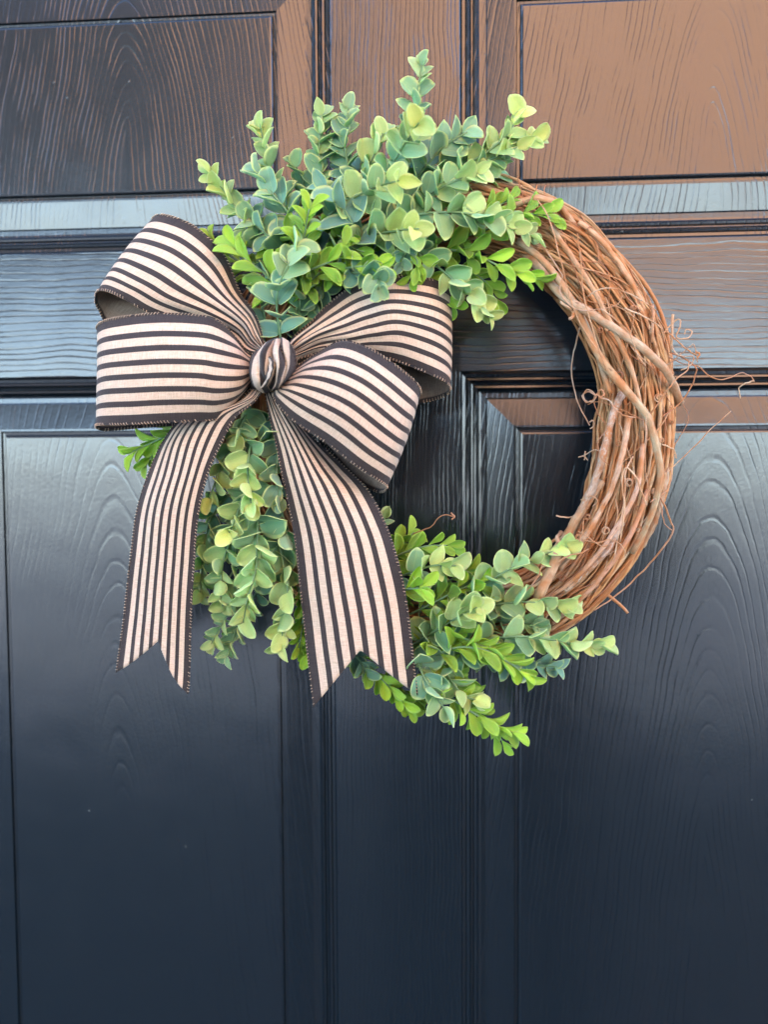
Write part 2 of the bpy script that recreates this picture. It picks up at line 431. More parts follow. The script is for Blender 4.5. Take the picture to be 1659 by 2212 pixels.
# the photographer, whose dark shape the satin paint mirrors
def person():
    px, py = CAM.x + .05, CAM.y - .30
    root = empty('person', (px, py, 0)); tag(root, 'standing person in dark jacket and jeans holding up a phone with both hands', 'person')
    def skin(name, vs, es, rs, mat):
        vs = [tuple(c * 1.12 for c in v) for v in vs]; rs = [tuple(c * 1.12 for c in q) if isinstance(q, tuple) else q * 1.12 for q in rs]
        me = bpy.data.meshes.new(name); me.from_pydata(vs, es, []); me.materials.append(mat)
        o = link(name, me, root)
        md = o.modifiers.new('skin', 'SKIN'); md.use_smooth_shade = True
        for i, r in enumerate(rs): me.skin_vertices[0].data[i].radius = (r, r) if not isinstance(r, tuple) else r
        me.skin_vertices[0].data[0].use_root = True
        sb = o.modifiers.new('sub', 'SUBSURF'); sb.levels = 2; sb.render_levels = 2
        return o
    jk = plain('dark_jacket', (.012, .013, .018), .9); jn = plain('blue_jeans', (.02, .03, .06), .9); sk = plain('skin', (.42, .25, .18), .55)
    hr = plain('dark_brown_hair', (.03, .018, .01), .6)
    vs = [(0, 0, .94), (0, .0, 1.10), (0, -.01, 1.28), (0, -.02, 1.40), (0, 0, 1.47)]; es = [(0, 1), (1, 2), (2, 3), (3, 4)]; rs = [(.18, .11), (.17, .10), (.19, .11), (.15, .09), .06]
    for s_ in (-1, 1):
        b = len(vs); vs += [(.185 * s_, -.01, 1.38), (.26 * s_, .02, 1.14), (.115 * s_, .20, 1.24)]; es += [(3, b), (b, b + 1), (b + 1, b + 2)]; rs += [.062, .048, .036]
    skin('jacket', vs, es, rs, jk)
    vs = [(0, 0, .92)]; es = []; rs = [(.15, .11)]
    for s_ in (-1, 1):
        b = len(vs); vs += [(.09 * s_, 0, .86), (.10 * s_, .01, .48), (.105 * s_, -.02, .14), (.105 * s_, -.02, .10)]; es += [(0, b), (b, b + 1), (b + 1, b + 2), (b + 2, b + 3)]; rs += [.088, .062, .045, .045]
    skin('jeans', vs, es, rs, jn)
    for s_ in (-1, 1): skin('shoe', [(.105 * s_, -.05, .045), (.105 * s_, .06, .04), (.11 * s_, .16, .03)], [(0, 1), (1, 2)], [.045, .042, .032], plain('shoe_leather', (.02, .02, .02), .5))
    h = skin('head', [(0, .01, 1.44), (0, .015, 1.52), (0, .02, 1.575), (0, .015, 1.63)], [(0, 1), (1, 2), (2, 3)], [.05, (.062, .075), (.075, .09), (.06, .075)], sk)
    skin('hair', [(0, -.06, 1.36), (0, -.05, 1.48), (0, -.035, 1.58), (0, -.01, 1.655)], [(0, 1), (1, 2), (2, 3)], [(.12, .04), (.12, .05), (.10, .075), (.08, .075)], hr)
    skin('nose', [(0, .09, 1.585), (0, .112, 1.555)], [(0, 1)], [.008, .013], sk)
    for s_ in (-1, 1):
        skin('ear', [(.077 * s_, .01, 1.55), (.08 * s_, .005, 1.585)], [(0, 1)], [.010, .014], sk)
        skin('eye', [(.03 * s_, .083, 1.583), (.032 * s_, .086, 1.583)], [(0, 1)], [.010, .009], plain('eye_white', (.5, .5, .5), .3))
        vs = [(.115 * s_, .20, 1.24), (.095 * s_, .222, 1.285), (.085 * s_, .232, 1.32)]; es = [(0, 1), (1, 2)]; rs = [.026, .034, .034]
        for k in range(4):
            b = len(vs); z = 1.300 + k * .019
            vs += [(.066 * s_, .250, z + .004), (.045 * s_, .243, z + .006)]; es += [(2, b), (b, b + 1)]; rs += [.0095, .0085]
        b = len(vs); vs += [(.060 * s_, .222, 1.34), (.045 * s_, .228, 1.36)]; es += [(1, b), (b, b + 1)]; rs += [.011, .009]
        skin('hand', vs, es, rs, sk)
    ph = boxes('phone', [((-.04, -.012, -.085), (.04, -.004, .062))], plain('black_phone', (.01, .01, .012), .2)); ph.location = CAM
    tag(ph, 'black phone held upright by the person taking the picture', 'phone')
person()

# ------------------------------------------------------------------ grapevine ring
wreath = empty('grapevine_wreath', P(950, 880, 40))
tag(wreath, 'round grapevine wreath of twisted brown vines hanging on the door', 'wreath')
WL = wreath.location.copy()
WC = P(950, 880, 40); PXM = F / (CAM - WC).length * 1.0
RM, rm = 414 / PXM, 74 / PXM
def vine_obj(pts, rad, col, mat=M_VINE, seg=6, lump=.10, seed=0, name='vine'):
    v, f, u = tube(pts, rad, seg, lump, seed)
    v = [q - WL for q in v]
    o = link(name, mesh(name, v, f, mat, uvs=u), wreath); o.color = (*col, 1)
    return o
tans = [(.60, .40, .21), (.60, .37, .17), (.30, .135, .05), (.38, .18, .07), (.20, .09, .04), (.56, .29, .115), (.50, .29, .13), (.44, .22, .09), (.56, .35, .18), (.42, .20, .08), (.50, .34, .19), (.66, .47, .27), (.46, .31, .17)]
rv = random.Random(3)
def ringpt(th, rr, ph):
    # th 0 = right, counter-clockwise seen from the front; cross-section flattened towards the door
    d_ = -math.degrees(math.atan2(math.sin(th), math.cos(th)))
    k_ = min(1, max(0, (d_ - 5) / 60.0)) if d_ < 110 else max(0, (180 - d_) / 70.0)
    R = RM * (1 + .135 * k_ * k_ * (3 - 2 * k_)) + rr * math.cos(ph)
    return WC + Vector((R * math.cos(th), -.9 * rr * math.sin(ph), R * math.sin(th)))
for i in range(262):
    deep = i < 30
    r0 = rm * (rv.uniform(.1, .6) if deep else rv.uniform(.62, 1.04))
    ph0 = rv.uniform(0, 6.283); tw = rv.choice((-1, 1, 1)) * rv.uniform(.05, 1.1)
    if i < 60: a0 = rv.uniform(0, 6.28); span = 5.4
    else:                       # arcs ending in the bare side, most on its front
        a0 = rv.uniform(-2.3, .7); span = rv.uniform(.9, 2.6)
        if i > 80: ph0 = rv.uniform(-.15, 3.3) - tw * (a0 + span / 2); r0 = rm * rv.uniform(.74, 1.08)
    n = int(span * 18) + 4; sd1 = rv.uniform(0, 99); amp = rv.uniform(.0014, .0046); wf = rv.uniform(2.5, 7)
    pts = []
    for k in range(n + 1):
        th = a0 + span * k / n
        w = Vector((noise.noise(Vector((th * wf, sd1, 0))), noise.noise(Vector((th * wf, sd1, 5))), noise.noise(Vector((th * wf, sd1, 9)))))
        pts.append(ringpt(th, r0 * (1 + .16 * noise.noise(Vector((th * 1.6, sd1 + 20, 0)))), ph0 + tw * th) + w * amp)
    rad = rv.choice((.0006, .0007, .0008, .0009, .0010, .0011, .0012, .0013, .0015)) * .86 * rv.uniform(.85, 1.08)
    nd = rv.uniform(2.5, 5)
    def rf(t, r=rad, nd=nd, sd1=sd1):
        x = (t * span * nd + sd1) % 1
        return r * (.92 + .2 * math.sin(3.1 * t)) * (1 + .32 * math.exp(-((x - .5) / .07) ** 2))
    vine_obj(pts, rf, rv.choice(tans), seg=6, seed=i)

def pxvine(pts, rpx, col, mat=M_VINE, n=40, lump=.12, seg=9, name='vine', taper=.25, wob=.0006):
    w = [P(*p) for p in pts]
    q, L = resample(w, n); r = rpx * (.70 if name == 'vine' else 1) / 3300.0
    sdd = random.uniform(0, 99)
    q = [p + Vector((noise.noise(Vector((i * .3, sdd, 0))), noise.noise(Vector((i * .3, sdd, 4))), noise.noise(Vector((i * .3, sdd, 8))))) * wob for i, p in enumerate(q)]
    return vine_obj(q, lambda t: r * (1 - taper * t), col, mat, seg, lump, sdd, name)
G = (.50, .38, .25); G2 = (.44, .36, .22)
pxvine([(1130, 545, 50), (1165, 580, 60), (1201, 625, 70), (1244, 659, 76), (1288, 683, 78), (1346, 722, 80), (1404, 764, 78), (1446, 812, 66), (1470, 870, 45)], 13, G, taper=.05)
pxvine([(1225, 640, 60), (1250, 677, 66), (1282, 746, 72), (1309, 790, 74), (1340, 828, 75), (1377, 871, 76), (1402, 906, 76), (1418, 962, 74), (1427, 1008, 72), (1424, 1050, 70), (1405, 1120, 66), (1365, 1195, 60)], 14, G2, taper=.35)
pxvine([(1040, 470, 50), (1111, 442, 66), (1157, 430, 70), (1201, 440, 68), (1222, 460, 60), (1260, 510, 50)], 11, (.50, .33, .20), taper=.1)
pxvine([(1345, 850, 60), (1330, 880, 68), (1308, 960, 72), (1295, 1015, 70), (1265, 1085, 66), (1235, 1135, 60)], 12, (.46, .35, .26), M_BARK, lump=.35, taper=.1)
pxvine([(1345, 1130, 62), (1310, 1190, 72), (1260, 1240, 72), (1220, 1275, 68)], 10, (.46, .37, .28), M_BARK, lump=.35, taper=0)
pxvine([(1300, 1040, 60), (1262, 1095, 64), (1232, 1145, 62), (1212, 1195, 55)], 13, (.46, .33, .20), taper=0)
pxvine([(1206, 1195, 82), (1190, 1235, 80), (1170, 1275, 78), (1163, 1300, 70)], 16, (.50, .35, .22), taper=.0, n=16)
pxvine([(1440, 1010, 50), (1432, 1060, 52), (1412, 1130, 48), (1385, 1180, 44)], 13, (.42, .34, .23), taper=.1)
pxvine([(1250, 480, 60), (1300, 520, 62), (1345, 580, 62), (1385, 650, 60), (1402, 715, 54)], 8, (.58, .37, .22), taper=0)
pxvine([(1120, 520, 64), (1180, 570, 72), (1230, 640, 76), (1280, 740, 72), (1320, 850, 70)], 11, (.44, .32, .20))
pxvine([(1190, 490, 66), (1240, 560, 76), (1290, 640, 80), (1340, 740, 78), (1375, 830, 74), (1390, 930, 70)], 8, (.56, .36, .21))
pxvine([(1360, 900, 74), (1345, 980, 78), (1320, 1060, 80), (1270, 1150, 78), (1210, 1230, 72)], 9, (.55, .37, .24))
pxvine([(1390, 960, 70), (1378, 1050, 78), (1345, 1120, 80), (1290, 1200, 80), (1230, 1260, 72), (1160, 1310, 60)], 8, (.56, .36, .24))
pxvine([(1400, 1060, 66), (1370, 1140, 72), (1320, 1220, 74), (1260, 1290, 70), (1190, 1350, 60)], 8, (.50, .30, .20))
pxvine([(1212, 1150, 50), (1205, 1165, 60), (1216, 1180, 62)], 7, (.55, .40, .26), n=8, taper=0)
pxvine([(1252, 664, 66), (1240, 672, 72), (1222, 660, 78), (1210, 652, 80)], 5, (.55, .40, .26), n=10)
pxvine([(1240, 670, 72), (1238, 684, 76), (1230, 690, 78)], 6, (.6, .42, .28), n=8)
pxvine([(1455, 680, 60), (1452, 720, 62), (1450, 760, 58)], 4.5, (.60, .42, .26), n=10)
pxvine([(1410, 660, 60), (1412, 690, 66), (1408, 740, 62)], 5, (.60, .40, .26), n=10)
pxvine([(1285, 1262, 50), (1318, 1290, 48), (1342, 1308, 46), (1356, 1324, 46)], 6, (.58, .44, .3), n=8)
# thin tendrils traced one by one
RT, LT = (.42, .18, .09), (.62, .44, .29)
tend = [([(1258, 690, 60), (1246, 735, 52), (1235, 790, 48), (1243, 852, 50), (1258, 890, 56), (1274, 918, 60)], 3.6, (.46, .37, .28)),
 ([(1274, 912, 60), (1282, 908, 62), (1284, 918, 60), (1276, 926, 60)], 3.6, (.5, .4, .3)),
 ([(1372, 902, 84), (1350, 898, 90), (1330, 885, 92), (1318, 866, 92), (1296, 858, 92), (1276, 846, 92), (1262, 850, 90), (1264, 864, 90), (1280, 868, 92), (1288, 856, 94), (1276, 848, 96)], 3.4, (.56, .44, .33)),
 ([(1268, 846, 88), (1258, 856, 86), (1266, 868, 86), (1282, 864, 88), (1284, 850, 92), (1270, 842, 94), (1260, 852, 92)], 3.2, (.5, .4, .3)),
 ([(1390, 908, 80), (1350, 888, 86), (1310, 872, 88), (1286, 868, 86), (1270, 874, 84)], 2.2, RT),
 ([(1290, 850, 84), (1298, 842, 86), (1306, 850, 86), (1298, 858, 88), (1290, 850, 88)], 3, (.62, .3, .15)),
 ([(1284, 870, 70), (1296, 900, 68), (1320, 925, 70)], 2.4, RT),
 ([(1262, 985, 50), (1272, 978, 54), (1286, 972, 58), (1302, 978, 62), (1312, 990, 64)], 3, LT),
 ([(1250, 988, 50), (1262, 985, 50), (1270, 994, 50)], 3.4, LT), ([(1264, 975, 50), (1264, 994, 50)], 3.4, LT),
 ([(1202, 1114, 58), (1227, 1118, 60), (1250, 1110, 64), (1272, 1097, 66)], 4, (.56, .38, .25)),
 ([(879, 1159, 50), (905, 1148, 60), (932, 1137, 66), (948, 1118, 70), (962, 1112, 72), (979, 1115, 74)], 3.2, (.42, .22, .13)),
 ([(974, 1108, 74), (982, 1116, 74), (976, 1122, 74)], 4, (.42, .22, .13)),
 ([(1435, 720, 70), (1452, 700, 70), (1468, 690, 72), (1470, 705, 74), (1462, 725, 74), (1470, 732, 74), (1490, 728, 72), (1496, 716, 70), (1484, 712, 70), (1480, 722, 72)], 3.2, (.60, .38, .22)),
 ([(1440, 715, 66), (1462, 735, 68), (1485, 755, 68), (1505, 768, 66)], 4, (.52, .28, .15)),
 ([(1505, 760, 66), (1512, 766, 66), (1506, 774, 66)], 5, (.55, .3, .18)),
 ([(1425, 800, 60), (1460, 775, 66), (1490, 750, 70), (1500, 745, 70), (1504, 765, 68), (1508, 782, 66)], 2.6, (.46, .30, .20)),
 ([(1452, 745, 60), (1460, 762, 62), (1478, 770, 62), (1500, 772, 60), (1490, 790, 62), (1472, 800, 62)], 3, (.66, .50, .34)),
 ([(1448, 760, 58), (1480, 775, 60), (1505, 795, 60), (1500, 820, 58), (1486, 850, 56), (1460, 880, 58), (1430, 900, 70)], 3.4, RT),
 ([(1445, 770, 55), (1475, 785, 56), (1510, 792, 56), (1530, 810, 56), (1555, 820, 56), (1580, 815, 54), (1600, 806, 52), (1622, 812, 50), (1630, 825, 50)], 3, (.46, .27, .18)),
 ([(1630, 822, 50), (1612, 828, 50), (1598, 838, 48), (1600, 860, 46)], 3.4, (.56, .42, .28)),
 ([(1400, 905, 70), (1430, 860, 74), (1460, 820, 74), (1485, 800, 70), (1490, 780, 66)], 3.4, (.50, .30, .18)),
 ([(1424, 1032, 66), (1450, 1012, 62), (1500, 965, 58), (1545, 920, 54), (1580, 888, 52)], 2.6, (.55, .38, .24)),
 ([(1440, 1020, 60), (1455, 985, 58), (1460, 960, 56), (1478, 930, 54), (1488, 905, 52), (1480, 880, 50), (1465, 862, 50)], 1.8, (.36, .20, .12)),
 ([(1422, 1066, 60), (1440, 1100, 60), (1450, 1128, 58), (1455, 1146, 56), (1435, 1180, 54), (1400, 1222, 52), (1360, 1262, 52), (1320, 1295, 56), (1285, 1318, 58)], 4.2, (.50, .29, .18)),
 ([(1424, 1072, 60), (1430, 1100, 60), (1436, 1130, 60), (1452, 1145, 58)], 3, (.5, .3, .2)),
 ([(1405, 1085, 72), (1440, 1060, 66), (1452, 1030, 60), (1448, 1010, 56), (1436, 1022, 60)], 2.6, (.5, .33, .22)),
 ([(1430, 960, 74), (1445, 965, 72), (1458, 975, 70), (1462, 990, 68)], 3.6, (.62, .45, .28)),
 ([(1398, 1090, 84), (1374, 1030, 88), (1352, 1010, 88), (1345, 1040, 88), (1350, 1100, 88), (1340, 1170, 86)], 4, (.62, .44, .27)),
 ([(1368, 985, 84), (1352, 1020, 88), (1350, 1075, 88), (1338, 1150, 88), (1325, 1215, 84)], 3.6, (.62, .45, .30)),
 ([(1248, 505, 78), (1256, 570, 84), (1262, 640, 86), (1290, 740, 86), (1310, 800, 82)], 3.4, (.58, .36, .2)),
 ([(1160, 430, 76), (1185, 470, 84), (1206, 540, 90), (1226, 620, 92), (1250, 690, 90), (1300, 770, 86)], 3, (.60, .34, .18)),
 ([(1270, 640, 86), (1300, 624, 90), (1340, 626, 90), (1390, 650, 84), (1420, 672, 76)], 3, (.64, .44, .28)),
 ([(1180, 540, 84), (1206, 580, 92), (1216, 600, 94), (1210, 630, 94), (1240, 665, 94), (1280, 670, 92), (1330, 660, 88), (1345, 640, 84)], 3, (.56, .38, .26)),
 ([(1300, 668, 92), (1330, 690, 92), (1360, 720, 88), (1380, 770, 84), (1395, 790, 82)], 3, (.60, .42, .27)),
 ([(1350, 665, 88), (1395, 685, 88), (1430, 710, 80)], 4, (.62, .44, .28)),
 ([(1130, 415, 40), (1125, 395, 50), (1112, 388, 56), (1098, 380, 60)], 2.4, RT), ([(1118, 382, 60), (1126, 410, 66), (1132, 440, 72)], 2.4, RT),
 ([(1158, 412, 60), (1160, 400, 60), (1158, 425, 66), (1170, 432, 68)], 2.6, (.5, .18, .08)),
 ([(1178, 430, 66), (1176, 408, 60), (1180, 400, 58)], 2.2, (.5, .18, .08)),
 ([(1255, 1080, 76), (1275, 1072, 84), (1292, 1082, 84), (1280, 1094, 82)], 2.8, (.6, .4, .25)),
 ([(1258, 1165, 84), (1290, 1172, 88), (1320, 1166, 88), (1345, 1180, 86), (1352, 1200, 84)], 3.4, (.52, .31, .17)),
 ([(1250, 1148, 82), (1270, 1160, 88), (1300, 1180, 88), (1318, 1176, 86)], 3.2, (.5, .3, .17)),
 ([(1262, 1120, 80), (1258, 1150, 84), (1252, 1170, 86)], 3, (.55, .35, .2)),
 ([(1205, 1215, 88), (1230, 1200, 90), (1258, 1194, 88), (1272, 1186, 84)], 3.6, (.5, .32, .19)),
 ([(1172, 1220, 84), (1160, 1250, 86), (1135, 1280, 82), (1120, 1300, 78)], 3, (.52, .31, .2)),
 ([(1310, 930, 84), (1292, 955, 82), (1300, 990, 80), (1318, 1005, 78)], 2.2, (.45, .26, .17)),
 ([(1398, 900, 86), (1394, 960, 88), (1396, 1020, 88), (1404, 1080, 84)], 2.6, (.55, .36, .22))]
for pts, r, c in tend:
    pxvine(pts, r * .47, c, n=max(8, 6 * len(pts)), lump=.12, seg=6, name='tendril', wob=.0005)
rt = random.Random(21)
for i in range(72):                    # short crossing tendrils and curls caught in the vines
    th = rt.uniform(-1.35, 1.05); ph = rt.uniform(.5, 2.6)
    p0 = ringpt(th, rm * 1.02, ph); pts = []
    T = Vector((-math.sin(th), 0, math.cos(th))); A = Vector((math.cos(th), 0, math.sin(th)))
    if i % 5 in (0, 3):
        rr = rt.uniform(.0014, .003); N = 22; tn = rt.uniform(1.5, 3)
        for k in range(N):
            a = k / N * tn * 6.28
            pts.append(p0 + A * (rr * math.cos(a) * (1 - .5 * k / N)) + T * (rr * math.sin(a) * (1 - .5 * k / N)) + Vector((0, -.004 - .004 * k / N, 0)))
    else:
        L = rt.uniform(.02, .06); cr = rt.uniform(-.9, .9); N = 16; sdd = rt.uniform(0, 99)
        for k in range(N):
            s = (k / (N - 1) - .5) * L
            ww = ringpt(th + s / RM, rm * 1.04, ph + cr * s / rm * .9)
            pts.append(ww + A * (.004 * noise.noise(Vector((s * 60, sdd, 0)))) + Vector((0, -.003 * abs(noise.noise(Vector((s * 70, sdd, 3)))) - .0015, 0)))
    vine_obj(pts, rt.uniform(.00025, .00055), rt.choice([(.56, .34, .19), (.46, .22, .11), (.62, .44, .28), (.34, .17, .10)]), seg=5, lump=.1, seed=i, name='tendril')

# ------------------------------------------------------------------ leaves
def leaf_mesh(name, prof, wr, cup, curl, fold, mat, thick=.016, NU=9, NV=7, wav=0.0, seed=0):
    """unit long leaf along +Y, width along X, upper side +Z; thin solid with rim"""
    top = []; uv = []
    for i in range(NU + 1):
        u = .5 - .5 * math.cos(math.pi * i / NU); w = prof(u) * wr * .5
        for j in range(NV):
            v = -1 + 2 * j / (NV - 1)
            x = v * w
            z = cup * (v * v) * w * 1.6 + curl * (u * u) + fold * abs(v) * w
            z += wav * noise.noise(Vector((u * 2.6, v * 1.4, seed)))
            top.append(Vector((x + wav * .5 * noise.noise(Vector((u * 3, 7, seed))), u, z))); uv.append((.5 + v * .5, u))
    n = len(top)
    vs = top + [p + Vector((0, 0, -thick)) for p in top]
    uvs = uv + uv
    fs = []
    for i in range(NU):
        for j in range(NV - 1):
            a = i * NV + j
            fs.append((a, a + 1, a + NV + 1, a + NV)); fs.append((n + a, n + a + NV, n + a + NV + 1, n + a + 1))
    bd = [j for j in range(NV)] + [(i + 1) * NV - 1 for i in range(1, NU + 1)] + [NU * NV + j for j in range(NV - 2, -1, -1)] + [i * NV for i in range(NU - 1, 0, -1)]
    for k in range(len(bd)):
        a, b = bd[k], bd[(k + 1) % len(bd)]
        fs.append((b, a, n + a, n + b))
    return mesh(name, vs, fs, mat, uvs=uvs)
def prof_round(u): return max(.07, math.sqrt(max(0, 1 - (2 * u ** .92 - 1) ** 2))) if 0 < u < 1 else (.10 if u == 0 else .07)
def prof_egg(u): return max(.07, math.sqrt(max(0, 1 - (2 * u ** .76 - 1) ** 2))) if 0 < u < 1 else .08
def prof_point(u): return max(.05, math.sin(math.pi * u ** .78) ** .85) if 0 < u < 1 else .05
def prof_spat(u): return max(.12, math.sqrt(max(0, 1 - (2 * u ** 1.35 - 1) ** 2)) * (.35 + .65 * min(1, u * 1.7))) if 0 < u < 1 else .12
EUC = [leaf_mesh('leaf_round', prof_round, 1.02, .22, -.05, .03, M_EUC, wav=.05, seed=1), leaf_mesh('leaf_round', prof_round, .94, .40, .08, .05, M_EUC, wav=.06, seed=2),
       leaf_mesh('leaf_egg', prof_egg, .86, .22, -.14, .06, M_EUC, wav=.05, seed=3), leaf_mesh('leaf_egg', prof_egg, .92, .36, .05, .08, M_EUC, wav=.06, seed=4),
       leaf_mesh('leaf_point', prof_point, .64, .25, -.1, .12, M_EUC, wav=.05, seed=5)]
BOX = [leaf_mesh('leaf_spatulate', prof_spat, .50, .35, -.14, .2, M_BOX, wav=.04, seed=6), leaf_mesh('leaf_spatulate', prof_spat, .44, .5, -.28, .25, M_BOX, wav=.04, seed=7),
       leaf_mesh('leaf_spatulate', prof_spat, .56, .3, .06, .15, M_BOX, wav=.04, seed=8)]
rl = random.Random(11)
def lerp(a, b, t): return a + (b - a) * t
def lerp3(a, b, t): return tuple(a[i] + (b[i] - a[i]) * t for i in range(3))
E_OLD, E_MID, E_LIME = (.06, .235, .165), (.17, .42, .22), (.66, .82, .20)
B_OLD, B_TIP = (.11, .28, .012), (.38, .68, .03)
GE, GB = 'eucalyptus sprigs tucked into the wreath', 'boxwood sprigs tucked into the wreath'
TAILS = [[(572, 850), (604, 1000), (633, 1145), (655, 1330), (677, 1528), (780, 1403), (903, 1500), (882, 1325), (866, 1237), (836, 1140), (797, 1063), (700, 950), (610, 850)],
         [(548, 838), (398, 900), (318, 1030), (277, 1230), (249, 1453), (342, 1380), (405, 1498), (418, 1230), (450, 1022), (512, 899), (566, 848)],
         [(206, 690), (206, 925), (500, 915), (530, 840), (500, 700), (420, 675)], [(584, 846), (633, 806), (740, 730), (906, 838), (836, 1060), (720, 970), (600, 880)]]
def under_ribbon(p):
    q = CAM2W.transposed() @ (p - CAM)
    x = PW / 2 - q.x / q.z * F; y = PH / 2 + q.y / q.z * F
    for poly in TAILS:
        c = False; j = len(poly) - 1
        for i in range(len(poly)):
            if (poly[i][1] > y) != (poly[j][1] > y) and x < (poly[j][0] - poly[i][0]) * (y - poly[i][1]) / (poly[j][1] - poly[i][1]) + poly[i][0]: c = not c
            j = i
        if c: return True
    return False
def sprig(kind, pts, s0, s1, tone, label, spread=1.0, roll=None, grey=0.0):
    """pts: (px,py,mm) from base to tip; s0,s1 leaf length in photo px at base and tip; tone 0 dull .. 1 lime"""
    w = [P(*p) for p in pts]
    n = 26; q, L = resample(w, n)
    root = empty('eucalyptus_sprig' if kind == 'E' else 'boxwood_sprig', q[0])
    tag(root, label, 'sprig', GE if kind == 'E' else GB)
    base = q[0].copy()
    tv, tf, tu = tube([p - base for p in q], lambda t: lerp(.0010, .0005, t), 5)
    link('stem', mesh('stem', tv, tf, M_STEM, uvs=tu), root)
    s = .004 if kind == 'E' else .003; k = 0
    phi = rl.uniform(0, 3.14) if roll is None else roll
    ref = Vector((0, -1, 0))
    while s < L:
        t = s / L; i = min(n - 1, int(t * n)); p = q[i].lerp(q[i + 1], t * n - i)
        T = (q[min(n, i + 1)] - q[max(0, i - 1)]).normalized()
        side = T.cross(ref)
        if side.length < .25: side = T.cross(Vector((1, 0, 0)))
        side.normalize(); fr = side.cross(T).normalized()
        size = lerp(s0, s1, t ** 1.3) * (.84 if kind == 'E' else .96) / 3350.0
        for sg in (0, math.pi):
            a = phi + sg + rl.uniform(-.22, .22)
            A = side * math.cos(a) + fr * math.sin(a)
            if A.y > .55 and t < .85 and rl.random() < .45: continue   # few leaves on the door side
            if kind == 'E': thd = R_(lerp(68, 34, t ** 1.4)) * spread
            else: thd = R_(lerp(56, 30, t)) * spread
            thd *= rl.uniform(.8, 1.2)
            D = (T * math.cos(thd) + A * math.sin(thd)); D += Vector((rl.uniform(-.1, .1), rl.uniform(-.1, .1), rl.uniform(-.12, .08))); D.y *= .62; D.normalize()
            Nn = (T - D * T.dot(D)); Nn += Vector((0, -rl.uniform(.35, 1.2), 0)) + Vector((rl.uniform(-.2, .2),) * 3) * .6
            Nn = (Nn - D * Nn.dot(D)).normalized(); Xx = D.cross(Nn)
            sz0 = size; tip = p + D * sz0
            if -min(tip.y, p.y) > .066 and (under_ribbon(tip) or under_ribbon(p.lerp(tip, .5))): continue
            me = rl.choice(EUC if t < .75 else EUC[2:]) if kind == 'E' else rl.choice(BOX)
            sz = size * rl.uniform(.84, 1.14)
            o = link('leaf', me, root)
            M = Matrix((Xx * sz, D * sz, Nn * sz)).transposed().to_4x4()
            M.translation = p - base + D * .0008
            o.matrix_local = M
            tt = max(0, min(1, t + rl.uniform(-.28, .28)))
            if kind == 'E':
                c = lerp3(lerp3(E_OLD, E_MID, tone), lerp3(E_MID, E_LIME, tone), tt ** 1.7)
                if grey: c = lerp3(c, (.15, .34, .32), grey)
            else: c = lerp3(lerp3(B_OLD, (.18, .36, .03), tone), lerp3((.16, .36, .03), B_TIP, tone), tt)
            j = rl.uniform(.74, 1.2); o.color = (c[0] * j * rl.uniform(.9, 1.12), c[1] * j, c[2] * j, 1)
        phi += math.pi / 2 + rl.uniform(-.2, .2)
        s += (size * (.50 if kind == 'E' else .42)) * rl.uniform(.85, 1.1); k += 1
    return root
S = sprig
# --- top cluster: eucalyptus
S('E', [(600, 600, 50), (548, 510, 60), (500, 435, 66), (462, 385, 70), (446, 368, 72)], 72, 40, .85, 'pale lime-tipped eucalyptus sprig reaching out farthest left above the upper left ribbon loop')
S('E', [(655, 560, 50), (620, 460, 56), (592, 390, 60), (570, 310, 62), (561, 262, 62)], 72, 44, .7, 'tall eucalyptus sprig with one almost white oval leaf at its tip')
S('E', [(715, 540, 46), (690, 430, 50), (688, 340, 54), (692, 270, 56), (694, 240, 56)], 66, 44, .35, 'slim upright grey green eucalyptus sprig in front of dark moulding, left of its twin')
S('E', [(790, 500, 46), (762, 400, 50), (745, 320, 56), (750, 262, 58), (753, 236, 58)], 64, 46, .3, 'slim upright eucalyptus sprig with blue oval tip leaf, right of its twin near the moulding', grey=.3)
S('E', [(870, 450, 46), (884, 360, 52), (893, 270, 56), (903, 190, 58), (914, 132, 58)], 66, 46, .35, 'topmost eucalyptus sprig, rising straight up above all the others', grey=.25)
S('E', [(800, 420, 60), (850, 350, 74), (888, 290, 92), (905, 266, 108)], 66, 50, .95, 'lime eucalyptus sprig whose round tip rosette faces the viewer, just under the topmost sprig')
S('E', [(740, 470, 50), (780, 390, 62), (815, 320, 66), (828, 280, 66)], 70, 46, .55, 'eucalyptus sprig with cupped leaves leaning right, left of the topmost sprig')
S('E', [(880, 430, 46), (960, 380, 60), (1050, 330, 66), (1100, 285, 66), (1124, 238, 66)], 72, 48, .95, 'eucalyptus sprig at upper right ending in one upright yellow green leaf')
S('E', [(930, 420, 46), (1020, 365, 60), (1090, 330, 66), (1135, 312, 66), (1162, 298, 66)], 68, 42, .8, 'eucalyptus sprig reaching farthest right at the top, its pale tip over the brown panel')
S('E', [(850, 440, 46), (905, 380, 58), (955, 320, 66), (1010, 285, 68)], 78, 56, .3, 'eucalyptus sprig with one large blue green round leaf, right of the facing rosette', grey=.4)
S('E', [(690, 480, 60), (760, 430, 78), (820, 402, 92), (862, 390, 106)], 76, 52, .9, 'eucalyptus sprig with pale lime rosette facing out, upper of two in mid cluster')
S('E', [(730, 540, 60), (800, 510, 78), (860, 498, 94), (905, 494, 108)], 76, 52, .95, 'eucalyptus sprig with pale lime rosette facing out, lower of two in mid cluster')
S('E', [(790, 520, 60), (880, 470, 76), (975, 458, 84), (1050, 470, 84), (1110, 490, 80), (1150, 512, 76)], 74, 46, .6, 'long eucalyptus sprig lying to the right across the top of the bare vines')
S('E', [(850, 470, 56), (910, 430, 70), (980, 392, 78), (1045, 366, 78)], 72, 46, .6, 'eucalyptus sprig with cup shaped leaves, just below the upper right sprigs')
